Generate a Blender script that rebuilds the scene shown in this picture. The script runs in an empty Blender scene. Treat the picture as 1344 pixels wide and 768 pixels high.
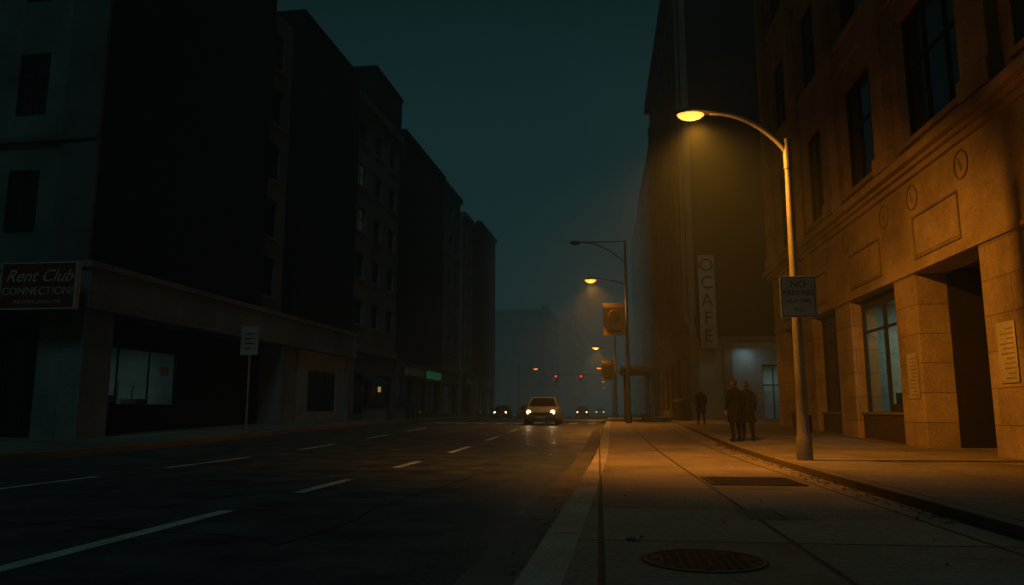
import bpy, math, random
from mathutils import Vector, Matrix
random.seed(7)
S=bpy.context.scene
COL=S.collection
# ---------------------------------------------------------------- terrain
def G(y):
    t=min(1,max(0,(y-18)/30.0)); return .45*t*t*(3-2*t)
def interp(pts):
    def f(y):
        if y<=pts[0][0]: return pts[0][1]
        for (a,b),(c,d) in zip(pts,pts[1:]):
            if y<=c: return b+(d-b)*(y-a)/(c-a)
        return pts[-1][1]
    def g(y): return (f(y-2.5)+f(y)*2+f(y+2.5))/4
    return g
kr=interp([(-30,-1.6),(0,-.78),(5,-.57),(19,-.13),(58,.6),(120,1.6),(500,6)])
k2=interp([(-30,3.5),(7,3.6),(14,3.62),(29,3.95),(64,4.6),(120,5.0),(500,9)])
kl=interp([(-30,-15.4),(17,-14.6),(51,-13.5),(105,-11.6),(500,-5)])
RZ=-.13
# ---------------------------------------------------------------- materials
M={}
def mat(name,c,rough=.8,var=.35,scale=1.5,bump=.15,metal=0,spec=.3,brick=None,floor=False,rvar=0,stain=.35):
    m=bpy.data.materials.new(name); m.use_nodes=True; nt=m.node_tree; N=nt.nodes; L=nt.links
    b=N['Principled BSDF']; b.inputs['Roughness'].default_value=rough; b.inputs['Metallic'].default_value=metal
    b.inputs['Specular IOR Level'].default_value=spec
    tc=N.new('ShaderNodeTexCoord')
    n1=N.new('ShaderNodeTexNoise'); n1.inputs['Scale'].default_value=scale*12; n1.inputs['Detail'].default_value=6
    n2=N.new('ShaderNodeTexNoise'); n2.inputs['Scale'].default_value=scale*.35; n2.inputs['Detail'].default_value=8; n2.inputs['Roughness'].default_value=.65
    L.new(tc.outputs['Object'],n1.inputs['Vector']); L.new(tc.outputs['Object'],n2.inputs['Vector'])
    r1=N.new('ShaderNodeMapRange'); r1.inputs[1].default_value=.25; r1.inputs[2].default_value=.75
    r1.inputs[3].default_value=1-var; r1.inputs[4].default_value=1+var*.6
    L.new(n1.outputs[0],r1.inputs[0])
    r2=N.new('ShaderNodeMapRange'); r2.inputs[1].default_value=.3; r2.inputs[2].default_value=.7
    r2.inputs[3].default_value=1-stain; r2.inputs[4].default_value=1+stain*.5
    L.new(n2.outputs[0],r2.inputs[0])
    mu=N.new('ShaderNodeMath'); mu.operation='MULTIPLY'; L.new(r1.outputs[0],mu.inputs[0]); L.new(r2.outputs[0],mu.inputs[1])
    vm=N.new('ShaderNodeVectorMath'); vm.operation='SCALE'; L.new(mu.outputs[0],vm.inputs['Scale'])
    bsrc=n1.outputs[0]
    if brick:
        bw,bh,mo,off,dark=brick
        br=N.new('ShaderNodeTexBrick'); br.offset=off; br.inputs['Scale'].default_value=1
        br.inputs['Brick Width'].default_value=bw; br.inputs['Row Height'].default_value=bh; br.inputs['Mortar Size'].default_value=mo
        br.inputs['Mortar Smooth'].default_value=.3
        br.inputs['Color1'].default_value=(*c,1); br.inputs['Color2'].default_value=(*[q*.78 for q in c],1)
        br.inputs['Mortar'].default_value=(*[q*dark for q in c],1)
        if floor:
            L.new(tc.outputs['Object'],br.inputs['Vector'])
        else:
            sx=N.new('ShaderNodeSeparateXYZ'); L.new(tc.outputs['Object'],sx.inputs[0])
            ad=N.new('ShaderNodeMath'); ad.operation='ADD'; L.new(sx.outputs[0],ad.inputs[0]); L.new(sx.outputs[1],ad.inputs[1])
            cx=N.new('ShaderNodeCombineXYZ'); L.new(ad.outputs[0],cx.inputs[0]); L.new(sx.outputs[2],cx.inputs[1]); L.new(cx.outputs[0],br.inputs['Vector'])
        L.new(br.outputs['Color'],vm.inputs[0])
    else:
        vm.inputs[0].default_value=c
    L.new(vm.outputs[0],b.inputs['Base Color'])
    bp=N.new('ShaderNodeBump'); bp.inputs['Strength'].default_value=bump; bp.inputs['Distance'].default_value=.02
    if brick:
        sb=N.new('ShaderNodeMath'); sb.operation='MULTIPLY_ADD'; L.new(br.outputs['Fac'],sb.inputs[0]); sb.inputs[1].default_value=-1.2; L.new(n1.outputs[0],sb.inputs[2]); bsrc=sb.outputs[0]
    L.new(bsrc,bp.inputs['Height']); L.new(bp.outputs[0],b.inputs['Normal'])
    if rvar:
        rr=N.new('ShaderNodeMapRange'); rr.inputs[1].default_value=.35; rr.inputs[2].default_value=.65
        rr.inputs[3].default_value=rough-rvar; rr.inputs[4].default_value=rough+rvar; L.new(n2.outputs[0],rr.inputs[0]); L.new(rr.outputs[0],b.inputs['Roughness'])
    M[name]=m; return m
def emis(name,c,s):
    m=bpy.data.materials.new(name); m.use_nodes=True; b=m.node_tree.nodes['Principled BSDF']
    b.inputs['Base Color'].default_value=(*c,1); b.inputs['Emission Color'].default_value=(*c,1); b.inputs['Emission Strength'].default_value=s
    M[name]=m
def glass(name,c,rough=.05):
    m=bpy.data.materials.new(name); m.use_nodes=True; nt=m.node_tree; N=nt.nodes; L=nt.links
    N.remove(N['Principled BSDF']); out=N['Material Output']
    t=N.new('ShaderNodeBsdfTransparent'); t.inputs[0].default_value=(*c,1)
    g=N.new('ShaderNodeBsdfGlossy'); g.inputs['Roughness'].default_value=rough
    lw=N.new('ShaderNodeLayerWeight'); lw.inputs[0].default_value=.5
    pw=N.new('ShaderNodeMath'); pw.operation='POWER'; pw.inputs[1].default_value=4; L.new(lw.outputs['Facing'],pw.inputs[0])
    ma=N.new('ShaderNodeMath'); ma.operation='MULTIPLY_ADD'; ma.inputs[1].default_value=.6; ma.inputs[2].default_value=.03; L.new(pw.outputs[0],ma.inputs[0])
    mx=N.new('ShaderNodeMixShader')
    L.new(ma.outputs[0],mx.inputs[0]); L.new(t.outputs[0],mx.inputs[1]); L.new(g.outputs[0],mx.inputs[2]); L.new(mx.outputs[0],out.inputs[0]); M[name]=m
mat('asphalt',(.062,.072,.074),rough=.5,var=.6,scale=3,bump=.5,rvar=.17,spec=.5,stain=.6)
mat('gutter_concrete',(.15,.135,.11),rough=.7,var=.35,scale=2,bump=.25,brick=(9,3.0,.02,0,.5),floor=True)
mat('kerb_stone',(.45,.38,.27),rough=.75,var=.4,scale=2,bump=.3,brick=(9,2.4,.025,0,.3),floor=True)
mat('walk_slabs',(.29,.235,.17),rough=.72,var=.45,scale=1.6,bump=.4,brick=(1.62,2.3,.03,0,.25),floor=True,rvar=.1,stain=.5)
mat('pavement',(.22,.185,.14),rough=.78,var=.45,scale=1.6,bump=.35,brick=(1.9,1.9,.025,0,.35),floor=True,stain=.45)
mat('earth',(.06,.06,.05))
mat('paint_white',(.52,.56,.53),rough=.6,var=.6,scale=3,bump=.3,stain=.6)
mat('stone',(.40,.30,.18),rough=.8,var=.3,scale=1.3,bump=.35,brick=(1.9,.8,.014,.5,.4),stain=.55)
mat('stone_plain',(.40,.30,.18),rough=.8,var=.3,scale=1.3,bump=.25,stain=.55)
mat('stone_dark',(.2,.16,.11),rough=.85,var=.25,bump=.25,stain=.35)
mat('brick_sill',(.12,.075,.045),rough=.85,var=.4,scale=2,bump=.6,brick=(.24,.08,.012,.5,.4))
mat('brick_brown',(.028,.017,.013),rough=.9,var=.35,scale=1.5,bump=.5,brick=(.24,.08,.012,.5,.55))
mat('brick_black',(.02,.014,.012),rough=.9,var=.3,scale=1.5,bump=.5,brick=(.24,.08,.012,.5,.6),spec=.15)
mat('render_grey',(.13,.145,.14),rough=.85,var=.25,scale=1,bump=.2,stain=.5)
mat('render_mid',(.14,.145,.14),rough=.85,var=.25,scale=1,bump=.2,stain=.5)
mat('render_dim',(.10,.105,.10),rough=.85,var=.25,scale=1,bump=.2,stain=.5)
mat('concrete_podium',(.22,.225,.21),rough=.85,var=.3,scale=1,bump=.25,brick=(3.4,1.7,.015,0,.5),stain=.45)
mat('teal_wall',(.3,.34,.34),rough=.8,var=.2,scale=1,bump=.15,stain=.4)
mat('dark_frame',(.02,.02,.022),rough=.5,var=.2,bump=.05)
mat('black_glass',(.006,.008,.01),rough=.12,var=.1,bump=.02,spec=.4)
mat('steel',(.26,.235,.2),rough=.55,var=.35,scale=3,bump=.2,metal=.3,stain=.5)
mat('dark_steel',(.06,.06,.06),rough=.5,var=.25,scale=3,bump=.1,metal=.5)
mat('iron',(.05,.045,.04),rough=.6,var=.4,scale=4,bump=.4,metal=.6)
mat('sign_white',(.33,.32,.27),rough=.6,var=.25,scale=2,bump=.05,stain=.5)
mat('sign_black',(.03,.03,.03),rough=.6)
mat('sign_red',(.15,.025,.018),rough=.5,var=.2,bump=.05)
mat('sign_letter',(.45,.42,.36),rough=.5,var=.3,stain=.5)
mat('banner',(.33,.19,.07),rough=.8,var=.2,bump=.1)
mat('banner_dark',(.08,.04,.02),rough=.8)
mat('paper',(.4,.35,.26),rough=.85,var=.3,bump=.1,stain=.5)
mat('rubber',(.015,.015,.015),rough=.8)
mat('car_white',(.16,.16,.16),rough=.3,var=.05,bump=0,spec=.5)
mat('car_grey',(.12,.13,.14),rough=.25,var=.05,bump=0,spec=.5)
mat('car_dark',(.02,.02,.025),rough=.25,var=.05,bump=0,spec=.5)
mat('coat',(.008,.008,.010),rough=.9,var=.4,scale=6,bump=.4,spec=.1)
mat('coat_b',(.010,.009,.009),rough=.9,var=.4,scale=6,bump=.4,spec=.1)
mat('trousers',(.008,.009,.012),rough=.9,var=.3,scale=6,bump=.3,spec=.1)
mat('skin',(.22,.13,.09),rough=.6,var=.15,scale=6,bump=.1)
mat('hair',(.02,.014,.01),rough=.7,var=.4,scale=10,bump=.4)
mat('room_wall',(.4,.44,.42),rough=.8,var=.3,bump=.05,stain=.5)
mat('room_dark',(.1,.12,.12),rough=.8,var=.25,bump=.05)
mat('wood',(.12,.07,.04),rough=.6,var=.35)
mat('leaf_dead',(.14,.08,.03),rough=.8,var=.5)
mat('foliage',(.03,.04,.025),rough=.8,var=.5)
mat('awning',(.04,.07,.05),rough=.8)
emis('lamp_lens',(1,.29,.04),3.2)
emis('lamp_lens_far',(1,.26,.03),3.0)
emis('head_light',(1,.7,.32),3.5)
emis('red_light',(1,.03,.02),3)
emis('green_sign',(.05,.5,.2),.06)
emis('warm_window',(.8,.5,.1),.4)
emis('dim_window',(.25,.33,.3),.02)
emis('tube',(.6,.85,.85),.8)
glass('clear_glass',(.85,.95,.93))
# ---------------------------------------------------------------- mesh tools
def empty(name,loc=(0,0,0),rz=0):
    e=bpy.data.objects.new(name,None); e.location=loc; e.rotation_euler=(0,0,rz); e.empty_display_size=.3; COL.objects.link(e); return e
class Part:
    def __init__(s): s.v=[];s.f=[];s.mi=[];s.mats=[]
    def m(s,n):
        if n not in s.mats: s.mats.append(n)
        return s.mats.index(n)
    def add(s,vs,fs,mt):
        o=len(s.v); s.v+= [tuple(v) for v in vs]; k=s.m(mt)
        for f in fs: s.f.append(tuple(o+i for i in f)); s.mi.append(k)
    def box(s,x0,x1,y0,y1,z0,z1,mt):
        if x0>x1:x0,x1=x1,x0
        if y0>y1:y0,y1=y1,y0
        s.add([(x0,y0,z0),(x1,y0,z0),(x1,y1,z0),(x0,y1,z0),(x0,y0,z1),(x1,y0,z1),(x1,y1,z1),(x0,y1,z1)],
          [(0,3,2,1),(4,5,6,7),(0,1,5,4),(1,2,6,5),(2,3,7,6),(3,0,4,7)],mt)
    def tube(s,pts,rad,mt,n=12,caps=True,sc=(1,1)):
        vs=[];fs=[]
        for i,p in enumerate(pts):
            p=Vector(p)
            d=(Vector(pts[min(i+1,len(pts)-1)])-Vector(pts[max(i-1,0)])).normalized()
            up=Vector((0,1,0)) if abs(d.y)<.9 else Vector((1,0,0))
            a=d.cross(up).normalized(); b=d.cross(a).normalized()
            r=rad[i] if isinstance(rad,(list,tuple)) else rad
            for k in range(n):
                t=2*math.pi*k/n; vs.append(p+a*math.cos(t)*r*sc[0]+b*math.sin(t)*r*sc[1])
        for i in range(len(pts)-1):
            for k in range(n):
                fs.append((i*n+k,i*n+(k+1)%n,(i+1)*n+(k+1)%n,(i+1)*n+k))
        if caps: fs.append(tuple(range(n-1,-1,-1))); fs.append(tuple(range((len(pts)-1)*n,len(pts)*n)))
        s.add(vs,fs,mt)
    def obj(s,name,parent=None,bevel=0,smooth=False):
        me=bpy.data.meshes.new(name); me.from_pydata(s.v,[],s.f)
        for n in s.mats: me.materials.append(M[n])
        me.polygons.foreach_set('material_index',s.mi)
        if smooth: me.polygons.foreach_set('use_smooth',[True]*len(s.f))
        me.update()
        o=bpy.data.objects.new(name,me); COL.objects.link(o)
        if parent: o.parent=parent
        if bevel:
            b=o.modifiers.new('b','BEVEL'); b.width=bevel; b.segments=2; b.limit_method='ANGLE'
        if smooth:
            e=o.modifiers.new('es','EDGE_SPLIT'); e.split_angle=math.radians(40)
        return o
def text(name,body,loc,rot,size,mt,parent=None,extr=.01,sx=1,shear=0):
    c=bpy.data.curves.new(name+'_c','FONT'); c.body=body; c.size=size; c.extrude=extr; c.align_x='CENTER'; c.align_y='CENTER'; c.shear=shear
    t=bpy.data.objects.new(name+'_t',c); COL.objects.link(t)
    dg=bpy.context.evaluated_depsgraph_get(); dg.update()
    me=bpy.data.meshes.new_from_object(t.evaluated_get(dg)); bpy.data.objects.remove(t)
    o=bpy.data.objects.new(name,me); me.materials.clear(); me.materials.append(M[mt]); COL.objects.link(o)
    o.location=loc; o.rotation_euler=rot; o.scale=(sx,1,1)
    if parent:o.parent=parent
    return o
# ---------------------------------------------------------------- ground strips
YS=[-30+2*i for i in range(0,90)]+[150+10*i for i in range(0,36)]
def strip(name,xl,xr,zo,mt,ys=YS,side=0,bevel=0):
    p=Part(); vs=[];fs=[]
    n=4 if side else 2
    for y in ys:
        a,b=xl(y),xr(y); z=G(y)+zo
        if side: vs+=[(a,y,z-side),(a,y,z),(b,y,z),(b,y,z-side)]
        else: vs+=[(a,y,z),(b,y,z)]
    for i in range(len(ys)-1):
        for k in range(n-1): fs.append((i*n+k,i*n+k+1,(i+1)*n+k+1,(i+1)*n+k))
    fs=[f[::-1] for f in fs]
    if side: fs+=[(0,1,2,3),tuple(len(vs)-4+q for q in (3,2,1,0))]
    p.add(vs,fs,mt); return p.obj(name,bevel=bevel)
g=Part(); g.add([(-1500,-300,-.4),(1500,-300,-.4),(1500,2500,-.4),(-1500,2500,-.4)],[(0,1,2,3)],'earth'); g.obj('ground')
strip('road',lambda y:kl(y)-.05,lambda y:kr(y)+.05,RZ,'asphalt')
strip('gutter',lambda y:kr(y)-.5,lambda y:kr(y)-.003,RZ+.005,'gutter_concrete')
strip('kerb',lambda y:kr(y),lambda y:kr(y)+.32,.006,'kerb_stone',side=.3,bevel=.02)
strip('walkway',lambda y:kr(y)+.3,lambda y:k2(y)+.02,0,'walk_slabs')
strip('kerb',lambda y:k2(y),lambda y:k2(y)+.16,.125,'stone_dark',side=.3,bevel=.015)
strip('pavement',lambda y:k2(y)+.15,lambda y:40,.12,'pavement')
strip('kerb',lambda y:kl(y)-.16,lambda y:kl(y),.055,'stone_dark',side=.3,bevel=.015)
strip('pavement',lambda y:-90,lambda y:kl(y)-.15,.05,'pavement')
# markings
def dash(p,x,y0,y1,w,lean=.02):
    n=max(1,int((y1-y0)/1.2)); 
    for i in range(n):
        a=y0+(y1-y0)*i/n;b=y0+(y1-y0)*(i+1)/n
        xa=x+lean*(a-5);xb=x+lean*(b-5)
        p.add([(xa-w/2,a,G(a)+RZ+.006),(xa+w/2,a,G(a)+RZ+.006),(xb+w/2,b,G(b)+RZ+.006),(xb-w/2,b,G(b)+RZ+.006)],[(0,1,2,3)],'paint_white')
p=Part()
for a,b in [(4.3,9.4),(11.5,13.9),(16.8,18.9),(22.5,25.5),(29,32),(35,38.5),(42,45)]: dash(p,-4.72,a,b,.2)
for a,b in [(6,8.6),(11.4,13.9),(16.2,20.2),(23.3,26.4),(30,33),(36,40)]: dash(p,-9.7,a,b,.17)
for a in range(60,150,8): dash(p,-4.9,a,a+3,.16); dash(p,-9.3,a,a+3,.16)
p.obj('lane_marking')
p=Part()
x=-11.6
while x<.2:
    for k in range(9):
        a=48.5+k;b=a+1
        p.add([(x,a,G(a)+RZ+.006),(x+.6,a,G(a)+RZ+.006),(x+.6,b,G(b)+RZ+.006),(x,b,G(b)+RZ+.006)],[(0,1,2,3)],'paint_white')
    x+=1.2
p.obj('crosswalk_marking')
p=Part()
for (x0,y0,dx,dy,n) in [(-9,9,.9,-.22,9),(-3,7,.05,1.2,12),(-7,6,.3,.9,9),(-2.2,12,-.8,.25,9)]:
    x,y=x0,y0
    for i in range(n):
        nx=x+dx*.8+random.uniform(-.15,.15); ny=y+dy*.8+random.uniform(-.15,.15)
        d=Vector((nx-x,ny-y,0)).normalized(); q=Vector((-d.y,d.x,0))*random.uniform(.006,.016)
        z=RZ+.0045+G(y)
        p.add([(x-q.x,y-q.y,z),(x+q.x,y+q.y,z),(nx+q.x,ny+q.y,z),(nx-q.x,ny-q.y,z)],[(0,1,2,3)],'rubber')
        x,y=nx,ny
p.obj('road_crack')
def disc(p,cx,cy,z,r,mt,n=40,r0=0):
    vs=[];fs=[]
    for i in range(n):
        t=2*math.pi*i/n; vs+=[(cx+r0*math.cos(t),cy+r0*math.sin(t),z),(cx+r*math.cos(t),cy+r*math.sin(t),z)]
    for i in range(n):
        j=(i+1)%n; fs.append((2*i,2*i+1,2*j+1,2*j)) 
    if r0==0: vs=[vs[2*i+1] for i in range(n)]; fs=[tuple(range(n))]
    p.add(vs,fs,mt)
p=Part(); disc(p,.76,6.05,.004,.47,'iron'); disc(p,.76,6.05,.010,.45,'stone_dark',r0=.42); 
for i in range(-5,6):
    for j in range(-5,6):
        if i*i+j*j<26: p.box(.76+i*.07-.022,.76+i*.07+.022,6.05+j*.07-.022,6.05+j*.07+.022,.003,.009,'iron')
p.obj('manhole_cover')
p=Part(); cx,cy=2.38,12.75; p.box(cx-.68,cx+.68,cy-.62,cy+.62,-.02,.003,'rubber')
for a,b,c,d in [(-.7,.7,-.68,-.6),(-.7,.7,.6,.68),(-.7,-.62,-.6,.6),(.62,.7,-.6,.6)]: p.box(cx+a,cx+b,cy+c,cy+d,-.01,.014,'iron')
for i in range(22): p.box(cx-.6+i*.056,cx-.6+i*.056+.022,cy-.6,cy+.6,-.01,.011,'iron')
p.box(cx-.62,cx+.62,cy-.02,cy+.02,-.01,.012,'iron')
p.obj('drain_grate')
p=Part(); p.add([(1.55,8.3,.004),(2.2,8.35,.004),(2.25,9.2,.004),(1.5,9.1,.004)],[(0,1,2,3)],'pavement'); p.obj('pavement_patch')
p=Part()
def leaf(x,y,z,s):
    a=random.uniform(0,6.28); c,sn=math.cos(a),math.sin(a)
    pts=[(-s,0,.004),(-s*.2,s*.5,.02*random.random()+.004),(s,0,.012),(-.1*s,-s*.5,.004)]
    p.add([(x+u*c-v*sn,y+u*sn+v*c,z+w) for u,v,w in pts],[(0,1,2,3)],'leaf_dead')
for i in range(420):
    y=random.uniform(8,26); x=k2(y)-abs(random.gauss(0,.13))-.02; leaf(x,y,G(y)+.002,random.uniform(.02,.05))
for i in range(50):
    y=random.uniform(5,24); x=random.uniform(kr(y)+.4,k2(y)); leaf(x,y,G(y)+.002,random.uniform(.01,.025))
for i in range(90):
    y=random.uniform(5,30); x=kr(y)-abs(random.gauss(0,.12))-.02; leaf(x,y,G(y)+RZ+.008,random.uniform(.02,.045))
for cx_,cy_,zz in [(-.62,5.9+.4,RZ+.008),(.28,6.9,.003)]:
    for i in range(14): leaf(cx_+random.gauss(0,.035),cy_+random.gauss(0,.05),zz,.03)
p.obj('fallen_leaves')
# ---------------------------------------------------------------- building helper
class Bld:
    def __init__(s,name,loc=(0,0,0),rz=0):
        s.root=empty(name,loc,rz); s.parts={}
    def P(s,n):
        if n not in s.parts: s.parts[n]=Part()
        return s.parts[n]
    def fb(s,part,ax,pos,sg,d0,d1,u0,u1,z0,z1,mt):
        a,b=pos+sg*d0,pos+sg*d1
        if ax=='x': s.P(part).box(a,b,u0,u1,z0,z1,mt)
        else: s.P(part).box(u0,u1,a,b,z0,z1,mt)
    def grid(s,ax,pos,sg,u0,u1,z0,z1,cols,rows,T,mt,sill=None,glassm='black_glass',mull=1,trans=True,lit={},gd=None,frame='dark_frame'):
        cols=sorted(cols); rows=sorted(rows); gd=gd or T*.6
        cu=u0
        for (a,b) in cols:
            if a>cu: s.fb('walls',ax,pos,sg,-T,0,cu,a,z0,z1,mt)
            cz=z0
            for (c,d) in rows:
                if c>cz: s.fb('walls',ax,pos,sg,-T,0,a,b,cz,c,mt)
                cz=d
                gm=lit.get((cols.index((a,b)),rows.index((c,d))),glassm)
                s.fb('windows',ax,pos,sg,-gd-.03,-gd,a,b,c,d,gm)
                f=.06
                for (x0,x1,y0,y1) in [(a,a+f,c,d),(b-f,b,c,d),(a+f,b-f,c,c+f),(a+f,b-f,d-f,d)]:
                    s.fb('window_frames',ax,pos,sg,-gd+.001,-gd+.07,x0,x1,y0,y1,frame)
                for k in range(mull):
                    m_=a+(b-a)*(k+1)/(mull+1); s.fb('window_frames',ax,pos,sg,-gd+.002,-gd+.06,m_-f/2,m_+f/2,c+f,d-f,frame)
                if trans:
                    h=c+(d-c)*.6; s.fb('window_frames',ax,pos,sg,-gd+.003,-gd+.055,a+f,b-f,h-f/2,h+f/2,frame)
                if sill: s.fb('sills',ax,pos,sg,.002,.12,a-.1,b+.1,c-.16,c,sill)
            if z1>cz: s.fb('walls',ax,pos,sg,-T,0,a,b,cz,z1,mt)
            cu=b
        if u1>cu: s.fb('walls',ax,pos,sg,-T,0,cu,u1,z0,z1,mt)
    def done(s,bevel=None):
        for n,p in s.parts.items(): p.obj(n,s.root,bevel=(bevel or {}).get(n,0))
# ---- right-hand stone building
B=Bld('stone_office_building'); F=8.7
piers=[(2,4.2),(7.8,10),(14,18.2),(21.8,23.3),(27.3,29),(32,33.6),(37,38.6)]
for a,b in piers:
    B.fb('piers','x',F,-1,-.85,0,a,b,-.5,4.85,'stone')
B.fb('walls','x',F,-1,-.85,0,2,38.6,4.85,7.45,'stone_plain')
for a,b in [(18.9,21.6),(24.1,27.0),(29.6,31.9),(33.9,36.6),(10.6,13.6),(5,7.4)]:
    for (u0,u1,z0,z1) in [(a,b,5.2,5.26),(a,b,6.34,6.4),(a,a+.06,5.26,6.34),(b-.06,b,5.26,6.34)]:
        B.fb('trim','x',F,-1,.001,.04,u0,u1,z0,z1,'stone_dark')
    B.fb('trim','x',F,-1,.001,.02,a+.1,b-.1,5.3,6.3,'stone_plain')
for y in [18.6,21.5,23.6,27.3,29.8,33.5,36.8,13.8]:
    P_=B.P('medallions'); z=6.93
    ring=[(F-.02,y+.34*math.cos(t),z+.34*math.sin(t)) for t in [i*math.pi/14 for i in range(29)]]
    P_.tube(ring,.02,'stone_dark',8,False)
    P_.tube([(F-.01,y+.12,z+.17),(F-.015,y+.0,z-.14),(F-.01,y-.1,z-.02)],.013,'stone_dark',6)
for d,z0,z1 in [(.12,7.45,7.62),(.24,7.62,7.74),(.42,7.74,7.95),(.3,7.95,8.08)]:
    B.fb('cornice','x',F,-1,-.4,d,2,38.6+d,z0,z1,'stone_plain')
B.fb('cornice','x',F,-1,.001,.05,2,38.6,4.86,4.98,'stone_plain')
cols=[(6,9.4),(12.3,15.9),(18.2,21.9),(23.7,27.0),(29,32),(33.7,37)]
B.grid('x',F,-1,2,38.6,8.08,26,cols,[(8.5,12.3),(14.1,17.8),(19.6,23.2)],.55,'stone_plain',sill='stone_plain',mull=2)
up=[(3,5.4),(9.9,11.8),(16.4,17.7),(22.35,23.25),(27.5,28.5),(32.45,33.25),(37.5,38.4)]
for a,b in up:
    B.fb('pilasters','x',F,-1,.002,.28,a,b,8.08,25.0,'stone_plain')
    B.fb('pilasters','x',F,-1,.002,.36,a-.06,b+.06,8.08,8.6,'stone_plain')
for z in (13.0,18.5,24.2):
    B.fb('spandrel_bands','x',F,-1,.003,.1,2,38.6,z,z+.22,'stone_plain')
B.fb('cornice','x',F,-1,-.5,.7,2,39.2,25.2,26.1,'stone_plain')
B.P('walls').box(F+.55,30,38.1,38.6,-.5,26,'brick_brown')
B.P('walls').box(F+.55,30,2,2.5,-.5,26,'brick_brown')
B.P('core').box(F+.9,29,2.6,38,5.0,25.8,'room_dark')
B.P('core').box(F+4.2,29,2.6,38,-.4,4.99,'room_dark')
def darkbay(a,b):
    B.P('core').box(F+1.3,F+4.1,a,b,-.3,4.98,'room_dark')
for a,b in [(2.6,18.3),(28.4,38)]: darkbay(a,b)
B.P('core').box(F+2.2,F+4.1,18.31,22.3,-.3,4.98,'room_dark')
def shopfront(a,b,gm='black_glass',lit=False,sillm='brick_sill'):
    B.fb('shop_sill','x',F,-1,-.6,-.2,a,b,-.3,1.0,sillm)
    B.fb('shop_sill','x',F,-1,-.63,-.15,a,b,1.0,1.08,'stone_dark')
    B.fb('shop_glass','x',F,-1,-.43,-.42,a,b,1.08,4.6,gm)
    B.fb('shop_frame','x',F,-1,-.48,-.36,a,b,4.5,4.85,'dark_frame')
    for u in (a,b-.1,(a+b)/2-.05): B.fb('shop_frame','x',F,-1,-.47,-.37,u,u+.1,1.08,4.5,'dark_frame')
    B.fb('shop_frame','x',F,-1,-.46,-.38,a+.1,b-.1,3.72,3.8,'dark_frame')
shopfront(23.3,27.3,'clear_glass')
shopfront(29,32); shopfront(33.6,37); shopfront(10,14); shopfront(4.2,7.8)
B.fb('entrance','x',F,-1,-1.9,-1.85,18.2,21.8,.1,4.85,'black_glass')
for u in (18.2,19.35,20.5,21.7): B.fb('entrance','x',F,-1,-1.84,-1.74,u,u+.1,.1,4.85,'dark_frame')
for z in (.1,2.5,4.6): B.fb('entrance','x',F,-1,-1.83,-1.75,18.3,21.7,z,z+.12,'dark_frame')
B.fb('entrance','x',F,-1,-1.9,-.86,21.8,22.3,-.3,4.99,'brick_brown')
B.P('entrance').tube([(F+1.68,20.42,1.0),(F+1.68,20.42,1.5)],.02,'steel',8)
R=B.P('shop_interior')
R.box(F+.87,F+4.1,22.32,28.35,-.1,.12,'wood')
R.box(F+4.0,F+4.1,22.5,28.2,.12,4.9,'room_wall')
R.box(F+.87,F+4.0,22.4,22.5,.12,4.9,'room_wall'); R.box(F+.87,F+4.0,28.2,28.3,.12,4.9,'room_wall')
R.box(F+.87,F+4.1,22.4,28.3,4.9,4.95,'room_wall')
R.box(F+1.2,F+1.9,24.2,27.6,.12,1.35,'wood'); 
for i in range(9): R.box(F+1.3,F+1.5,24.2+i*.36,24.2+i*.36+.22,1.35,1.5+.3*random.random(),'dark_frame')
R.box(F+3.3,F+3.8,23.2,24.0,.12,2.3,'dark_frame')
R.tube([(F+2.2,25.6,4.9),(F+2.2,25.6,4.2)],.015,'dark_frame',6)
R.tube([(F+2.2,25.6,4.2),(F+2.2,25.6,3.95)],[.05,.22],'dark_frame',14,False)
B.fb('poster','x',F,-1,.02,.026,22.0,22.7,1.45,2.7,'paper'); B.fb('poster','x',F,-1,.02,.026,16.95,17.7,1.7,3.0,'paper')
for k in range(11):
    B.fb('poster_print','x',F,-1,.0265,.028,22.08,22.35+.28*random.random(),1.53+k*.1,1.56+k*.1,'stone_dark')
    B.fb('poster_print','x',F,-1,.0265,.028,17.03,17.3+.33*random.random(),1.78+k*.105,1.81+k*.105,'stone_dark')
B.done({'cornice':.02,'piers':.025,'pilasters':.02,'trim':.01})
# ---- building 2 right
B=Bld('corner_office_tower'); F=6.6
cols=[(58.0+i*3.0,59.5+i*3.0) for i in range(10)]
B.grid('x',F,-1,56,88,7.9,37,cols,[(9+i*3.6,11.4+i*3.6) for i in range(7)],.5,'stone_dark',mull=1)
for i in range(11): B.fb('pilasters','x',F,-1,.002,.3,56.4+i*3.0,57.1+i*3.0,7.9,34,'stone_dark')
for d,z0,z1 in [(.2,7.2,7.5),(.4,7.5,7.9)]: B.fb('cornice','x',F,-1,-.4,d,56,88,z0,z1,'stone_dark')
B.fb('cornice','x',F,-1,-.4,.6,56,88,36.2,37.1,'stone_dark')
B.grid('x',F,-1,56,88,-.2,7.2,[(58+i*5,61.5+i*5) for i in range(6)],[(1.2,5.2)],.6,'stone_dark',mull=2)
B.P('end_wall').box(F+.5,30,56,56.5,6.4,37,'brick_brown')
B.P('end_wall').box(F+.5,30,55.9,56.5,6.1,6.4,'stone_dark')
B.P('end_wall').box(F+.6,11.6,56.05,56.5,-.2,6.1,'teal_wall'); B.P('end_wall').box(13.1,30,56.05,56.5,-.2,6.1,'teal_wall'); B.P('end_wall').box(11.6,13.1,56.05,56.5,4.4,6.1,'teal_wall')
B.P('side_door').box(11.6,13.1,56.4,56.42,.5,4.4,'clear_glass')
for x in (11.6,12.32,13.02): B.P('side_door').box(x,x+.08,56.3,56.39,.5,4.4,'dark_frame')
for z in (.5,2.9,4.3): B.P('side_door').box(11.68,13.02,56.31,56.385,z,z+.1,'dark_frame')
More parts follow.
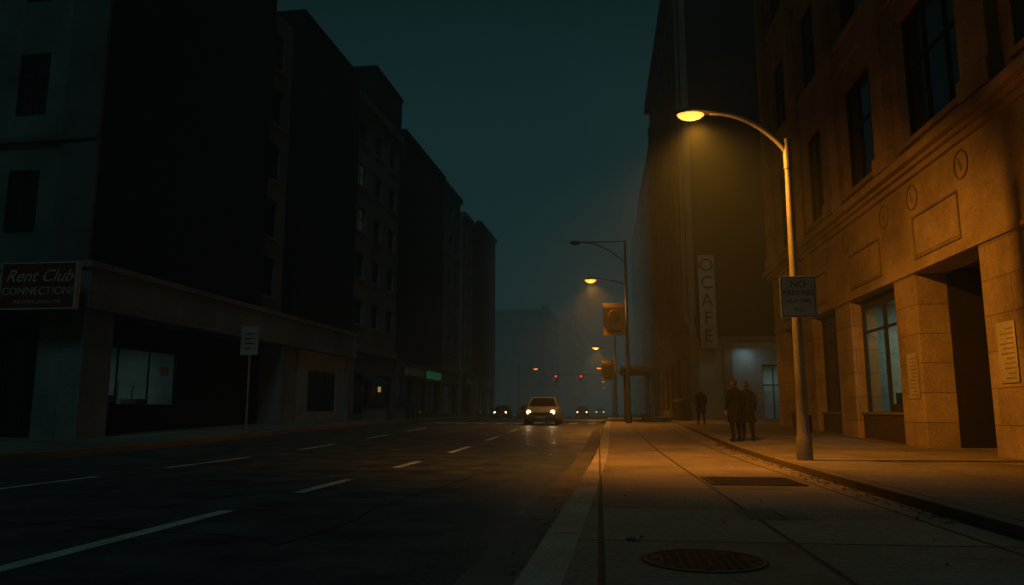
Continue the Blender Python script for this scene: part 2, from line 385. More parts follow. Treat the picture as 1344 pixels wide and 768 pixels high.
B.P('side_room').box(11.4,14.5,59,59.1,.3,4.6,'room_wall'); B.P('side_room').box(11.2,11.4,56.5,59,.3,4.6,'room_wall'); B.P('side_room').box(14.5,14.6,56.5,59,.3,4.6,'room_wall');B.P('side_room').box(11.4,14.5,56.5,59,.4,.5,'room_dark')
B.P('side_room').box(12,13.2,57.5,57.7,4.4,4.48,'tube'); B.P('side_room').box(11.2,14.6,56.5,59.1,4.6,4.7,'room_wall')
B.P('core').box(F+.7,11.1,56.6,87.5,-.2,36.5,'room_dark'); B.P('core').box(11.1,30,59.2,87.5,-.2,36.5,'room_dark'); B.P('core').box(11.1,30,56.6,59.2,4.8,36.5,'room_dark'); B.P('core').box(14.7,30,56.6,59.2,-.2,4.79,'room_dark')
for x in (8.9,16.5): B.P('end_wall').box(x,x+.6,55.75,56.04,-.2,6.1,'stone_dark')
B.P('cafe_sign').box(7.3,8.45,55.3,55.55,5.5,12.3,'sign_white'); B.P('cafe_sign').box(7.25,8.5,55.35,55.5,5.45,12.35,'dark_frame')
for z in (6.5,11.2): B.P('cafe_sign').box(7.7,7.8,55.5,56.0,z,z+.1,'dark_steel')
for i,ch in enumerate('OCAFE'):
    text('cafe_letter_%d'%i,ch,(7.87,55.28,11.5-i*1.28),(math.pi/2,0,0),1.3,'sign_black',B.root,.01)
B.done()
def tower(name,F,sg,y0,y1,h,mt,loc=(0,0,0),rz=0,lit={},depth=18,rows=6,shop=True):
    B=Bld(name,loc,rz); n=int((y1-y0)/2.8); st=(y1-y0)/max(1,n)
    cols=[(y0+i*st+st*.25,y0+i*st+st*.75) for i in range(n)]
    rh=(h-7)/rows
    B.grid('x',F,sg,y0,y1,6,h,cols,[(6.6+i*rh+rh*.25,6.6+i*rh+rh*.78) for i in range(rows)],.45,mt,mull=1,lit=lit,sill='stone_dark')
    m=max(1,int((y1-y0)/5)); s2=(y1-y0)/m
    B.grid('x',F,sg,y0,y1,-.3,5.4,[(y0+i*s2+.4,y0+(i+1)*s2-.4) for i in range(m)],[(.9,3.9)],.5,mt,mull=2)
    B.fb('cornice','x',F,sg,-.4,.25,y0,y1,5.4,6.0,'stone_dark'); B.fb('cornice','x',F,sg,-.4,.35,y0,y1,h,h+.6,mt)
    x0,x1=sorted((F-sg*.7,F-sg*depth)); B.P('core').box(x0,x1,y0,y1,-.3,h-.2,mt)
    return B
tower('apartment_building',7.2,-1,91,125,34,'render_dim',rows=8).done()
tower('apartment_building',7.9,-1,128,170,36,'render_dim',rows=9).done()
tower('apartment_building',9,-1,176,240,22,'render_dim',rows=5).done()
# ---- left row
LO=(-18.8,25,0); LR=-.05
B=Bld('department_store_building',LO,LR); F=0
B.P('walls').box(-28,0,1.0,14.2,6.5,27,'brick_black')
B.grid('y',.95,-1,-28,-.03,6.5,27.05,[(-3.7-i*4.3-.1,-2.4-i*4.3-.1) for i in range(6)],[(7.9,10.3),(12.6,15.1),(17.4,19.9),(22.2,24.6)],.045,'render_grey',mull=1,gd=.02)
B.fb('quoin','y',.95,-1,.002,.1,-1.6,-.03,6.5,27,'render_dim')
B.fb('sills','y',.95,-1,.002,.2,-28,-.03,11.4,11.6,'render_dim')
B.grid('x',-.6,1,14.2,17.7,6.5,24.6,[(15.3,16.7)],[(7.6+i*3.4,9.8+i*3.4) for i in range(5)],.4,'render_mid',mull=1,sill='stone_dark')
B.P('walls').box(-28,-1.05,14.2,17.7,6.5,24.4,'render_dim')
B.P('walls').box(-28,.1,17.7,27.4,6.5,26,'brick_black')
for (x0,x1,y0,y1,z0,z1) in [(-28,.45,.5,27.4,4.8,6.3)]:
    B.P('podium').box(x0,x1,y0,y1,z0,z1,'concrete_podium')
B.P('podium').box(-28,.55,.4,27.45,6.3,6.55,'concrete_podium')
for a,b in [(.52,2.1),(16.2,17.9),(26.2,27.38)]: B.P('podium').box(-1.5 if a<1 else -1.0,.35,a,b,-.3,4.8,'concrete_podium')
B.P('podium').box(-9,-7.4,.52,2.1,-.3,4.8,'concrete_podium'); B.P('podium').box(-17,-15.4,.52,2.1,-.3,4.8,'concrete_podium')
B.grid('x',-1.0,1,2.1,16.2,-.3,4.8,[(2.4,8.6)],[(1.35,3.75)],.3,'brick_black',glassm='clear_glass',mull=2,trans=False)
B.P('podium').box(-1.3,-1.0,17.9,18.9,-.3,4.8,'brick_black')
B.grid('x',.1,1,18.9,26.2,-.3,4.8,[(20.3,24.8)],[(1.1,3.6)],.3,'teal_wall',mull=2)
B.grid('y',1.6,-1,-7.4,-1.5,-.3,4.8,[(-6.9,-4.4),(-3.9,-2.2)],[(.5,3.9)],.3,'brick_black',mull=1)
B.P('core').box(-27,-8.0,2,27,-.3,4.79,'room_dark'); B.P('core').box(-8.0,-1.35,9.5,27,-.3,4.79,'room_dark'); B.P('core').box(-1.35,-.3,18.9,26.2,-.3,4.79,'room_dark')
R=B.P('shop_interior')
R.box(-7.9,-1.35,2.0,9.4,-.1,.1,'room_dark'); R.box(-7.95,-7.85,2.0,9.4,.1,4.7,'room_wall'); R.box(-7.9,-1.35,1.95,2.05,.1,4.7,'room_wall'); R.box(-7.9,-1.35,9.4,9.48,.1,4.7,'room_wall'); R.box(-7.9,-1.35,2,9.4,4.7,4.78,'room_wall')
for i in range(6):
    y=2.9+i*1.05; R.box(-3.6,-2.8,y,y+.7,.1,1.3+random.random()*.7,random.choice(['dark_frame','wood','room_dark']))
    R.tube([(-3.2,y+.2,1.3),(-3.2,y+.3,2.2+.4*random.random())],.03,'dark_frame',6)
    R.box(-5.9,-5.3,y,y+.75,.1,1.8+random.random()*.6,random.choice(['dark_frame','room_dark','wood']))
for k in range(4): R.box(-7.8,-7.4,2.4,9.2,1.0+k*.7,1.06+k*.7,'dark_frame')
for k,(y,z) in enumerate([(2.8,1.6),(7.4,2.7)]): R.box(-1.175,-1.165,y,y+.6,z,z+.4,'room_wall')
for k in range(4): R.box(-1.17,-1.16,3.2+k*.15,5.2-k*.2,1.5+k*.12,1.53+k*.12,'room_wall')
B.done({'podium':.02})
sg=empty('shop_sign',(-19.68,24.7,5.5)); sp=Part()
sp.box(-1.42,1.42,-.1,.1,-.82,.82,'sign_red'); 
for (a,b,c,d) in [(-1.45,1.45,.8,.84),(-1.45,1.45,-.84,-.8),(-1.45,-1.41,-.8,.8),(1.41,1.45,-.8,.8)]: sp.box(a,b,-.13,.12,c,d,'sign_letter')
sp.box(-.9,-.8,.1,.9,.2,.3,'dark_steel'); sp.box(.8,.9,.1,.9,.2,.3,'dark_steel'); sp.obj('panel',sg)
text('letters_top','Rent Club',(0,-.11,.34),(math.pi/2,0,0),.62,'sign_letter',sg,.01,shear=.4)
text('letters_middle','CONNECTION!',(0,-.11,-.2),(math.pi/2,0,0),.39,'sign_letter',sg,.01)
text('letters_bottom','THE DINER COLLECTIVE',(0,-.11,-.58),(math.pi/2,0,0),.17,'sign_letter',sg,.01)
B=tower('brick_apartment_building',-.2,1,27.5,38.2,24.4,'render_mid',LO,LR,rows=5,lit={(0,3):'dim_window',(0,2):'dim_window'})
B.P('chimney').box(-4,.0,31,37.9,24.4,28.2,'brick_brown'); B.P('chimney').box(-4.1,.1,30.9,38,28.2,28.5,'brick_brown')
B.P('awning').add([(-.2,29,3.9),(-.2,33,3.9),(1.2,33,3.2),(1.2,29,3.2)],[(0,1,2,3)],'awning')
B.P('wall_light').box(.02,.16,33.4,33.7,2.6,3.0,'warm_window')
B.done()
B=Bld('dark_warehouse_building',LO,LR)
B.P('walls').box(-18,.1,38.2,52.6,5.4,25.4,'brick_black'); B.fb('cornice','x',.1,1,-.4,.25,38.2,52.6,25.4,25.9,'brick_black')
B.grid('x',.1,1,38.2,52.6,-.3,5.4,[(38.8+i*4.7,42.8+i*4.7) for i in range(3)],[(.9,3.9)],.5,'render_dim',mull=2)
B.P('core').box(-18,-.45,38.2,52.6,-.3,5.39,'room_dark')
B.P('sign_box').box(.12,.4,40,45,4.2,4.9,'sign_white'); B.P('sign_box').box(.12,.4,47,51.5,4.2,4.9,'green_sign'); B.done()
tower('brick_apartment_building',-.3,1,52.6,62,25.4,'render_dim',LO,LR,rows=5).done()
B=tower('brick_apartment_building',0,1,62,67.8,24,'render_mid',LO,LR,rows=5);B.P('sign_box').box(.4,.55,63,66,4.2,4.8,'sign_white'); B.done()
B=Bld('dark_warehouse_building',LO,LR)
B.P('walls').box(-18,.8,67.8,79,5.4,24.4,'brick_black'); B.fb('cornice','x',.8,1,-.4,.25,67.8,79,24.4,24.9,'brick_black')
B.grid('x',.8,1,67.8,79,-.3,5.4,[(68.4+i*5.2,73+i*5.2) for i in range(2)],[(.9,3.9)],.5,'render_dim',mull=2); B.P('core').box(-18,.25,67.8,79,-.3,5.39,'room_dark'); B.done()
tower('apartment_building',2.5,1,122,150,21,'render_dim',LO,LR,rows=6).done()
tower('apartment_building',5,1,165,205,24,'render_dim',LO,LR,rows=6).done()
# ---------------------------------------------------------------- street lamps
LAMPC=(1.0,.36,.028)
def lamp_head(p,c,ang,s=1,lens='lamp_lens'):
    x,y,z=c
    n=16; vs=[];fs=[]
    prof=[(-.42,.03),(-.36,.10),(-.2,.17),(0,.19),(.2,.15),(.38,.09),(.5,.055)]
    for (t,r) in prof:
        for k in range(n):
            a=2*math.pi*k/n; zz=math.sin(a)*r*(.62 if math.sin(a)>0 else .25)
            vs.append((x+ang*t*s,y+math.cos(a)*r*s,z+zz*s))
    for i in range(len(prof)-1):
        for k in range(n): fs.append((i*n+k,i*n+(k+1)%n,(i+1)*n+(k+1)%n,(i+1)*n+k))
    fs.append(tuple(range(n))); fs.append(tuple(range((len(prof)-1)*n,len(prof)*n)))
    p.add(vs,fs,'dark_steel')
    q=Part(); vs=[];fs=[]
    for j,(rr,dz) in enumerate([(1,.0),(.93,-.05),(.7,-.10),(.35,-.13),(.05,-.14)]):
        for k in range(n):
            a=2*math.pi*k/n; vs.append((x-ang*.07*s+math.cos(a)*.3*rr*s,y+math.sin(a)*.165*rr*s,z+(-.02+dz)*s))
    for i in range(4):
        for k in range(n): fs.append((i*n+k,(i+1)*n+k,(i+1)*n+(k+1)%n,i*n+(k+1)%n))
    fs.append(tuple(range(4*n,5*n))); q.add(vs,fs,lens); return q
def spot(name,parent,loc,target,energy,size=150,blend=.7,col=LAMPC,rad=.12):
    l=bpy.data.lights.new(name,'SPOT'); l.energy=energy; l.color=col; l.spot_size=math.radians(size); l.spot_blend=blend; l.shadow_soft_size=rad
    o=bpy.data.objects.new(name,l); COL.objects.link(o); o.parent=parent; o.location=loc
    o.rotation_euler=(Vector(target)-Vector(loc)).to_track_quat('-Z','Y').to_euler(); return o
def point(name,parent,loc,en,col=LAMPC,rad=.1):
    l=bpy.data.lights.new(name,'POINT'); l.energy=en; l.color=col; l.shadow_soft_size=rad
    o=bpy.data.objects.new(name,l); COL.objects.link(o); o.parent=parent; o.location=loc; return o
def street_lamp(x,y,H,armx,headz,energy,r=.13,lens='lamp_lens',lightdir=(0,.25,-1),size=155,zb=0,colr='steel'):
    e=empty('street_lamp',(x,y,G(y)+zb)); p=Part()
    p.tube([(0,0,-.1),(0,0,.05),(0,0,.45),(0,0,.5),(0,0,1.0),(0,0,H)],[r*1.25,r*1.25,r*1.2,r,r*.92,r*.55],colr,16)
    a=[];n=12;sgn=1 if armx>0 else -1
    for i in range(n+1):
        t=i/n; a.append((armx*(t**1.15),0,H-.25+(headz-H+.25)*math.sin(t*math.pi/2)**.9))
    p.tube(a,[r*.5-(r*.22)*i/n for i in range(n+1)],colr,12)
    p.tube([(0,0,H-.6),(0,0,H+.06),(0,0,H+.1)],[r*.7,r*.66,r*.3],colr,16)
    p.tube([(r,0,.55),(r*1.02,0,.9)],.05,'dark_steel',6)
    c=(armx+sgn*.35,0,headz+.02)
    q=lamp_head(p,c,-sgn,1,lens)
    p.obj('pole_and_arm',e,smooth=True); q.obj('lamp_lens',e,smooth=True)
    loc=(c[0],0,headz-.2); spot('lamp_light',e,loc,(loc[0]+lightdir[0],lightdir[1],loc[2]+lightdir[2]),energy,size,.95)
    point('lamp_glow_light',e,(c[0]-.05,-.05,headz-.24),60)
    return e
L1=street_lamp(4.15,16.4,6.75,-1.6,7.48,3400,zb=.12,lightdir=(.22,.62,-1),size=158)
sg=empty('parking_sign',(4.15,16.2,3.45)); p=Part()
p.box(-.36,.36,-.02,0,-.43,.43,'sign_white'); p.box(-.05,.05,0,.1,-.3,-.25,'dark_steel'); p.box(-.05,.05,0,.1,.25,.3,'dark_steel')
for (a,b,c,d) in [(-.34,.34,.395,.41),(-.34,.34,-.41,-.395),(-.34,-.325,-.395,.395),(.325,.34,-.395,.395)]: p.box(a,b,-.024,-.02,c,d,'sign_black')
p.obj('panel',sg,bevel=.004)
for i,(t,s) in enumerate([('NO',.2),('PARKING',.15),('ANY TIME',.11),('<->',.13)]): text('letters_%d'%i,t,(0,-.025,.26-i*.18),(math.pi/2,0,0),s,'sign_black',sg,.002)
def tall_lamp(x,y,H,litz,arm,energy,topz,banner,glow=0):
    e=empty('street_lamp',(x,y,G(y))); p=Part()
    p.tube([(0,0,-.1),(0,0,.5),(0,0,.55),(0,0,H)],[.17,.16,.12,.07],'dark_steel',14)
    a=[(-arm*t,0,litz-.25+.35*math.sin(t*math.pi/2)) for t in [i/8 for i in range(9)]]
    p.tube(a,.04,'dark_steel',10)
    q=lamp_head(p,(-arm-.3,0,litz+.08),1,1.15,'lamp_lens_far')
    if topz:
        p.tube([(0,0,topz-1.3),(-.9,0,topz-.55),(-1.8,0,topz-.1),(-2.5,0,topz)],.04,'dark_steel',10)
        p.tube([(0,0,topz),(-2.6,0,topz+.02)],.04,'dark_steel',10)
        q2=lamp_head(p,(-2.9,0,topz),1,1,'dark_steel'); q2.obj('unlit_lens',e)
    if banner:
        bz,bh,bw=banner
        p.tube([(0,0,bz+bh),(-bw-.1,0,bz+bh)],.02,'dark_steel',8); p.tube([(0,0,bz),(-bw-.1,0,bz)],.02,'dark_steel',8)
        b=Part(); n=8
        for i in range(n):
            z0=bz+bh*i/n;z1=bz+bh*(i+1)/n; w=lambda z:.04*math.sin((z-bz)*3)
            b.add([(-bw-.08,w(z0),z0),(-.12,w(z0),z0),(-.12,w(z1),z1),(-bw-.08,w(z1),z1)],[(0,1,2,3)],'banner')
        yb=-.06
        cx=-bw/2-.1; cz=bz+bh*.58
        ring=[(cx+.3*math.cos(t),yb,cz+.36*math.sin(t)) for t in [i*math.pi/10 for i in range(21)]]
        b.tube(ring,.03,'banner_dark',6,False); b.tube([(cx-.2,yb,cz-.2),(cx,yb,cz+.25),(cx+.2,yb,cz-.2)],.05,'banner_dark',6); b.box(cx-.4,cx+.4,yb,yb+.01,bz+.15,bz+.3,'banner_dark')
        b.obj('banner',e)
    p.obj('pole_and_arms',e,smooth=True); q.obj('lamp_lens',e,smooth=True)
    if energy: spot('lamp_light',e,(-arm-.3,0,litz-.15),(-arm-.2,-.15,litz-2),energy,140,.9)
    if glow: point('lamp_glow_light',e,(-arm-.35,-.05,litz-.22),glow)
tall_lamp(1.72,45,10.75,8.35,1.7,2300,10.7,(5.1,1.85,1.3),110)
tall_lamp(1.75,78,8.6,7.0,1.6,1500,0,(3.75,2.0,1.3),110)
tall_lamp(2.1,113,8,6.9,1.6,0,0,None)
tall_lamp(3.0,165,8,6.9,1.6,0,0,None)
tall_lamp(3.5,210,8,6.9,1.6,0,0,None)
for (x,y) in [(-12.2,118),(-11.5,160),(-10,215)]:
    ee=empty('street_lamp',(x,y,G(y))); p=Part(); p.tube([(0,0,0),(0,0,8)],[.14,.08],'dark_steel',10); p.tube([(0,0,7),(1,0,7.2),(2.2,0,7.2)],.05,'dark_steel',8)
    q=lamp_head(p,(2.5,0,7.2),-1,1.2,'lamp_lens_far'); p.obj('pole_and_arm',ee); q.obj('lamp_lens',ee)
    if y<130: spot('lamp_light',ee,(2.5,0,6.95),(2.5,.1,0),900,150,.8)
# traffic signals
ts=empty('traffic_light',(2.3,111,G(111))); p=Part()
p.tube([(0,0,0),(0,0,6.1)],[.14,.1],'dark_steel',12); p.tube([(0,0,5.7),(-4,0,5.9),(-9,0,5.95)],[.09,.07,.05],'dark_steel',10)
for x in (-4.8,-8.4):
    p.box(x-.2,x+.2,-.15,.15,4.75,5.85,'dark_frame')
    for k,mt in enumerate(['rubber','rubber','red_light']):
        z=4.95+k*.35; p.tube([(x,-.16,z),(x,-.2,z)],.13,mt,14); p.tube([(x,-.15,z+.02),(x,-.32,z+.02)],.155,'dark_frame',12,False)
p.obj('mast_and_signals',ts)
sg=empty('traffic_sign',(-14.35,30.2,G(30)+.05)); p=Part(); p.tube([(0,0,-.05),(0,0,4.4)],.05,'steel',10); p.box(-.38,.38,-.08,-.05,3.2,4.4,'sign_white')
for k in range(4): p.box(-.22,.1+.08*(k%2),-.084,-.08,3.45+k*.2,3.5+k*.2,'sign_black')
p.obj('pole_and_panel',sg,bevel=.005)
# ---------------------------------------------------------------- bus shelter
sh=empty('bus_shelter',(0,0,G(48))); p=Part()
x0,x1,y0,y1=1.45,3.3,46.4,51.5
for x in (x0+.25,x1-.15):
    for y in (y0+.2,(y0+y1)/2,y1-.2): p.box(x-.05,x+.05,y-.05,y+.05,0,3.0,'dark_steel')
p.box(x0,x1,y0,y1,3.0,3.12,'dark_steel'); p.box(x0-.1,x1+.1,y0-.1,y1+.1,3.12,3.36,'dark_frame')
p.box(x1-.16,x1-.13,y0+.3,y1-.3,.3,2.8,'clear_glass'); p.box(x0+.5,x1-.2,y1-.24,y1-.2,.3,2.8,'clear_glass')
p.box(x1-.65,x1-.25,y0+1,y1-1,.42,.48,'wood'); p.box(x1-.6,x1-.3,y0+1.2,y0+1.3,0,.42,'dark_steel'); p.box(x1-.6,x1-.3,y1-1.3,y1-1.2,0,.42,'dark_steel')
p.obj('shelter_frame',sh,bevel=.01)
def bin_(x,y,zb,name='trash_bin',h=1.15,r=.32):
    e=empty(name,(x,y,G(y)+zb)); p=Part(); p.tube([(0,0,0),(0,0,.08),(0,0,h*.8),(0,0,h*.84),(0,0,h*.92),(0,0,h)],[r*.85,r*.9,r,r*1.08,r*1.0,r*.5],'dark_steel',18)
    for k in range(18):
        a=k*math.pi/9; p.tube([(r*.93*math.cos(a),r*.93*math.sin(a),.1),(r*1.03*math.cos(a),r*1.03*math.sin(a),h*.8)],.02,'iron',6)
    p.obj('bin_body',e)
bin_(4.75,46.5,.12,h=1.3,r=.4); bin_(-13.9,56,.05)
for (x,y) in [(-15.6,53),(-15.2,60)]:
    e=empty('planter',(x,y,G(y)+.05)); p=Part(); p.box(-.9,.9,-.5,.5,0,.7,'render_dim'); p.box(-.95,.95,-.55,.55,.7,.8,'render_dim'); p.obj('box',e,bevel=.02)
    q=Part()
    for i in range(700):
        a=Vector((random.gauss(0,.38),random.gauss(0,.22),.85+abs(random.gauss(0,.3)))); s=.06
        d=Vector((random.uniform(-1,1),random.uniform(-1,1),random.uniform(-1,1))).normalized()*s; f=d.orthogonal()*.6
        q.add([a-d,a+f,a+d,a-f],[(0,1,2,3)],'foliage')
    q.obj('shrub',e)
# ---------------------------------------------------------------- cars
def car(name,x,y,rz,paint,lights=True,sc=1,spots=False):
    e=empty(name,(x,y,G(y)+RZ),rz); e.scale=(sc,sc,sc); p=Part()
    st=[(-2.25,.62,.38,.62),(-2.18,.78,.28,.74),(-1.95,.88,.24,.84),(-1.3,.91,.22,.93),(-.7,.92,.22,.98),(.6,.92,.22,1.0),(1.5,.91,.24,1.0),(2.0,.86,.28,.97),(2.2,.76,.38,.9)]
    vs=[];fs=[];n=12
    for (yy,w,a,b) in st:
        h=b-a
        prof=[(w*.82,a),(w*.97,a+h*.12),(w,a+h*.45),(w*.985,a+h*.72),(w*.93,a+h*.92),(w*.78,b)]
        for q in prof: vs.append((q[0],yy,q[1]))
        for q in reversed(prof): vs.append((-q[0],yy,q[1]))
    for i in range(len(st)-1):
        for k in range(n): fs.append((i*n+k,i*n+(k+1)%n,(i+1)*n+(k+1)%n,(i+1)*n+k))
    fs.append(tuple(range(n))); fs.append(tuple(range((len(st)-1)*n,len(st)*n))[::-1]); p.add(vs,fs,paint)
    g=Part(); bot=[(-.78,-.95),(.78,-.95),(.78,1.55),(-.78,1.55)]; top=[(-.6,-.2),(.6,-.2),(.58,1.0),(-.58,1.0)]
    g.add([(a,b,.96) for a,b in bot]+[(a,b,1.42) for a,b in top],[(0,1,5,4),(1,2,6,5),(2,3,7,6),(3,0,4,7)],'black_glass')
    g.obj('windows',e)
    p.add([(a*1.02,b+(-.02 if b<0 else .02),1.40) for a,b in top]+[(a*.9,b+(.1 if b<0 else -.1),1.47) for a,b in top],[(0,1,5,4),(1,2,6,5),(2,3,7,6),(3,0,4,7),(4,5,6,7)],paint)
    for s in (-1,1):
        p.tube([(s*.78,-.95,.95),(s*.6,-.2,1.42)],.035,paint,8); p.tube([(s*.78,1.55,.95),(s*.58,1.0,1.42)],.05,paint,8); p.tube([(s*.79,.35,.95),(s*.605,.35,1.42)],.03,paint,8)
        p.box(s*.86,s*1.04,-.72,-.6,.98,1.1,paint)
        for yy in (-1.4,1.35):
            p.tube([(s*.70,yy,.33),(s*.925,yy,.33)],.33,'rubber',24); p.tube([(s*.92,yy,.33),(s*.935,yy,.33)],.2,'steel',16)
    p.box(-.45,.45,-2.275,-2.2,.5,.64,'dark_frame'); p.box(-.24,.24,-2.31,-2.27,.33,.45,'sign_white')
    p.box(-.75,.75,-2.27,-2.1,.28,.42,'dark_frame')
    for s in (-1,1): p.box(s*.5,s*.82,2.15,2.2,.7,.85,'sign_red')
    p.obj('body',e,smooth=True)
    h=Part()
    for s in (-1,1): h.tube([(s*.62,-2.12,.66),(s*.62,-2.235,.66)],[.1,.12],'head_light' if lights else 'sign_white',14)
    h.obj('headlights',e)
    if spots:
        for s in (-1,1): spot('headlight_beam',e,(s*.62,-2.4,.66),(s*.62+.0,-12,.25),spots,70,.9,(1,.75,.42),.06)
car('silver_car',-3.35,47,0,'car_white',sc=1.12,spots=14)
car('parked_car',-11.0,88,0,'car_dark'); car('dark_car',-2.3,108,0,'car_dark'); car('parked_car',-8.2,125,0,'car_grey'); car('parked_car',.2,140,0,'car_grey')
car('dark_car',-7.6,82,0,'car_grey',lights=False)
# ---------------------------------------------------------------- people
def skinmesh(verts,edges,rad,root=0,sub=2):
    me=bpy.data.meshes.new('sk'); me.from_pydata(verts,edges,[]); o=bpy.data.objects.new('sk',me); COL.objects.link(o)
    m=o.modifiers.new('s','SKIN'); m.use_smooth_shade=True
    if not me.skin_vertices: return None
    for i,r in enumerate(rad):
        r=r if isinstance(r,tuple) else (r,r); me.skin_vertices[0].data[i].radius=r; me.skin_vertices[0].data[i].use_root=(i==root)
    s=o.modifiers.new('u','SUBSURF'); s.levels=sub; s.render_levels=sub
    dg=bpy.context.evaluated_depsgraph_get(); dg.update(); out=bpy.data.meshes.new_from_object(o.evaluated_get(dg)); bpy.data.objects.remove(o)
    for pl in out.polygons: pl.use_smooth=True
    return out
def person(x,y,zb,rz,H,coat,hat=False,stride=0,look=0,longc=True):
    e=empty('person',(x,y,G(y)+zb),rz); k=H/1.80; e.scale=(k,k,k)
    V=[(0,0,.96),(0,-.01,1.14),(0,0,1.34),(0,.0,1.46),(0,.02,1.56)]; E=[(0,1),(1,2),(2,3),(3,4)]; Rr=[(.155,.11),(.15,.105),(.175,.12),(.1,.08),.055]
    for s in (-1,1):
        i=len(V); st=stride*s
        V+=[(s*.19,0,1.42),(s*.25,-.03,1.16),(s*.24,.09-.1*st,.92),(s*.1,0,.86),(s*.115,.03+st*.12,.49),(s*.125,-.02+st*.2,.1),(s*.14,.15+st*.2,.05)]
        E+=[(3,i),(i,i+1),(i+1,i+2),(0,i+3),(i+3,i+4),(i+4,i+5),(i+5,i+6)]; Rr+=[.085,.062,.042,.105,.072,.05,.045]
    me=skinmesh(V,E,Rr)
    if me:
        for n in (coat,'trousers','rubber','skin'): me.materials.append(M[n])
        for pl in me.polygons:
            c=pl.center; pl.material_index=2 if c.z<.12 else (1 if c.z<.86 and abs(c.x)<.21 else (3 if c.z>1.53 else 0))
        o=bpy.data.objects.new('body',me); COL.objects.link(o); o.parent=e
    p=Part(); pts=[(0,0,1.3),(0,0,1.1),(0,0,.95),(0,0,.75),(0,0,.56 if longc else .8)]
    p.tube(pts,[.18,.175,.2,.23,.25],coat,24,False,sc=(1,.72)); p.tube([(0,.01,1.48),(0,.01,1.56)],[.1,.085],coat,14,False); p.obj('coat_skirt',e,smooth=True)
    h=Part(); n=20; vs=[];fs=[]
    rows=14
    for i in range(rows+1):
        ph=math.pi*i/rows
        for j in range(n):
            th=2*math.pi*j/n; vx=math.sin(ph)*math.cos(th); vy=math.sin(ph)*math.sin(th); vz=math.cos(ph)
            w=1-.22*max(0,-vz); X=.078*vx*w; Y=.1*vy*w+(.012 if vz<0 and vy>0 else 0); Z=.122*vz
            if vy>.9 and -.25<vz<.1: Y+=.022
            if vy>.8 and .02<vz<.25 and abs(vx)>.25: Y-=.008
            vs.append((X,Y,Z))
    for i in range(rows):
        for j in range(n): fs.append((i*n+j,(i+1)*n+j,(i+1)*n+(j+1)%n,i*n+(j+1)%n))
    h.add(vs,fs,'skin'); k_=h.m('hair')
    for q,f in enumerate(h.f):
        c=sum((Vector(h.v[t]) for t in f),Vector())/4
        if c.z>.05 or (c.y<.01 and c.z>-.07): h.mi[q]=k_
    for s in (-1,1):
        h.tube([(s*.078,0,.02),(s*.092,-.01,.0),(s*.08,-.002,-.03)],[.01,.014,.008],'skin',8)
        h.tube([(s*.03,.088,.012),(s*.03,.096,.012)],.01,'sign_white',8)
    h.tube([(-.025,.098,-.055),(.025,.098,-.055)],.006,'sign_red',6)
    if hat:
        h.tube([(0,-.005,.055),(0,-.005,.06),(0,-.005,.11),(0,-.005,.135)],[.1,.103,.098,.05],'coat',18); h.tube([(0,.09,.06),(0,.16,.05)],[.07,.055],'coat',10,sc=(1,.15))
    o=h.obj('head',e,smooth=True); o.location=(0,.025,1.675); o.rotation_euler=(.08,0,look)
    for s in (-1,1):
        b=Vector((s*.24,.09-.1*stride*s,.92)); V=[b,b+Vector((0,.01,-.05)),b+Vector((0,.012,-.085))]; E=[(0,1),(1,2)]; Rr=[.028,(.034,.02),(.036,.018)]
        for q in range(4):
            i=len(V); oy=-.03+q*.02; ln=[.07,.08,.075,.058][q]
            V+=[b+Vector((0,.01+oy,-.10)),b+Vector((-s*.008,.014+oy,-.10-ln*.5)),b+Vector((-s*.022,.016+oy,-.10-ln*.95))]; E+=[(2,i),(i,i+1),(i+1,i+2)]; Rr+=[.0095,.009,.0075]
        i=len(V); V+=[b+Vector((-s*.008,.045,-.06)),b+Vector((-s*.016,.06,-.095))]; E+=[(1,i),(i,i+1)]; Rr+=[.011,.009]
        hm=skinmesh([tuple(v) for v in V],E,Rr,0,1)
        if hm: hm.materials.append(M['skin']); o=bpy.data.objects.new('hand',hm); COL.objects.link(o); o.parent=e
person(4.18,24.4,.12,.35,1.92,'coat',hat=False,stride=.25,look=.3)
person(4.60,24.7,.12,-.25+math.pi*.1,1.86,'coat_b',stride=-.3,look=.5)
person(4.9,38,.12,math.pi-.3,1.8,'coat',stride=.4)
# ---------------------------------------------------------------- interior lamps
def area(name,loc,size,en,col,par=None,rot=(0,0,0)):
    l=bpy.data.lights.new(name,'AREA'); l.energy=en; l.size=size; l.color=col; o=bpy.data.objects.new(name,l); COL.objects.link(o); o.location=loc; o.rotation_euler=rot
    if par:o.parent=par
    return o
rootA=bpy.data.objects['stone_office_building']; area('shop_ceiling_light',(8.7+2.6,26.3,4.8),.8,42,(.66,.88,.76),rootA)
rootL=bpy.data.objects['department_store_building']; area('shop_ceiling_light',(-4.5,5.6,4.4),1.5,24,(.6,.9,.85),rootL)
rootC=bpy.data.objects['corner_office_tower']; area('lobby_light',(12.6,57.3,4.3),.8,14,(.55,.85,.9),rootC); area('alley_fill_light',(10.4,55.2,5.6),.4,9,(.5,.8,.9),rootC)  # the alley light has no fixture: added fill for the ground-floor end wall
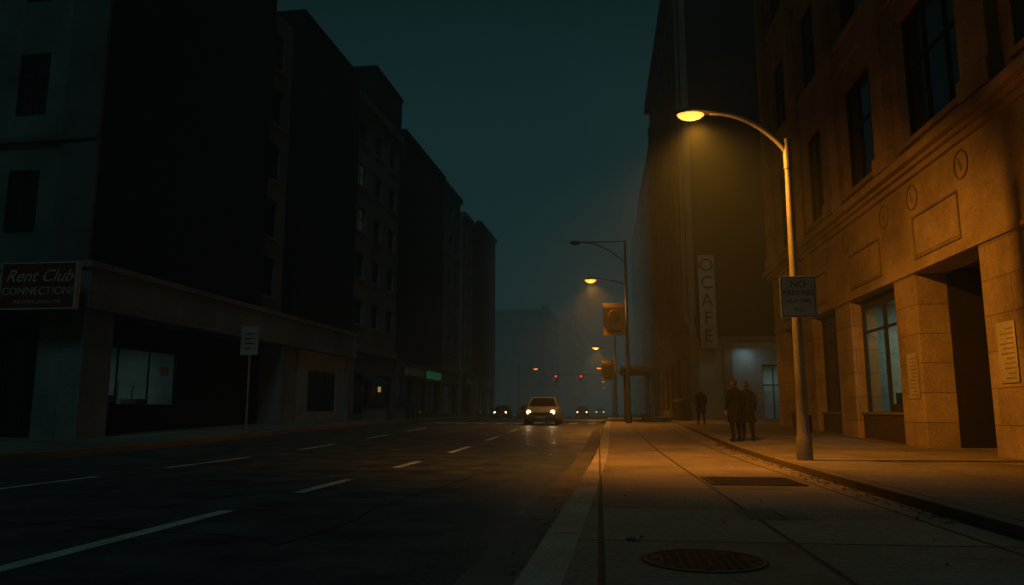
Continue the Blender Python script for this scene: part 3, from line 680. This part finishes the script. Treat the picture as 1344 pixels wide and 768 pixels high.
# ---------------------------------------------------------------- sky, night fill, haze
w=bpy.data.worlds.new('World'); S.world=w; w.use_nodes=True; nt=w.node_tree; N=nt.nodes; bg=N['Background']
sky=N.new('ShaderNodeTexSky'); sky.sky_type='NISHITA'; sky.sun_disc=False; sky.sun_elevation=math.radians(20); sky.sun_rotation=math.radians(200); sky.dust_density=3
mx=N.new('ShaderNodeMix'); mx.data_type='RGBA'; mx.blend_type='MULTIPLY'; mx.inputs[0].default_value=1; mx.inputs[7].default_value=(.42,.88,.55,1)
nt.links.new(sky.outputs[0],mx.inputs[6]); nt.links.new(mx.outputs[2],bg.inputs[0]); bg.inputs[1].default_value=.00085
sun=bpy.data.lights.new('night_fill','SUN'); sun.energy=.17; sun.angle=math.radians(14); sun.color=(.36,.95,1); so=bpy.data.objects.new('night_fill',sun); COL.objects.link(so)  # weak fill sun added to lift road and end walls, no moon in view
so.rotation_euler=Vector((-.16,.6,-.75)).to_track_quat('-Z','Y').to_euler()
def haze(name,b,dens,em,emc,an=.4,c=(.75,.93,.93),scat=True):
    p=Part(); M[name]=bpy.data.materials.new(name); m=M[name]; m.use_nodes=True; nt=m.node_tree; N=nt.nodes; N.remove(N['Principled BSDF'])
    if scat:
        sc=N.new('ShaderNodeVolumeScatter'); sc.inputs['Anisotropy'].default_value=an
    else: sc=N.new('ShaderNodeVolumeAbsorption'); c=(0,0,0)
    sc.inputs['Density'].default_value=dens; sc.inputs['Color'].default_value=(*c,1)
    o=N['Material Output']
    if em:
        em_=N.new('ShaderNodeEmission'); em_.inputs[0].default_value=(*emc,1); em_.inputs[1].default_value=em; ad=N.new('ShaderNodeAddShader')
        nt.links.new(sc.outputs[0],ad.inputs[0]); nt.links.new(em_.outputs[0],ad.inputs[1]); nt.links.new(ad.outputs[0],o.inputs['Volume'])
    else: nt.links.new(sc.outputs[0],o.inputs['Volume'])
    p.box(*b,name); return p.obj(name)
haze('haze',(-40,40,-12,94.9,-.38,32),.0036,0,(0,0,0),an=.3)
haze('fog_bank',(-200,200,95,600,-.39,75),.018,.018,(.008,.029,.031),0,scat=False)  # emission in the fog stands in for scattered city light
# ---------------------------------------------------------------- camera
cam=bpy.data.cameras.new('camera'); co=bpy.data.objects.new('camera',cam); COL.objects.link(co); S.camera=co
cam.sensor_width=36; cam.lens=36*1000/1344; cam.clip_end=4000; cam.clip_start=.05
co.location=(0,0,1.1); psi=math.radians(6.43); th=math.radians(8.87)
co.rotation_euler=(math.pi/2+th,0,psi)
S.view_settings.view_transform='Standard'; S.view_settings.look='None'; S.view_settings.exposure=0
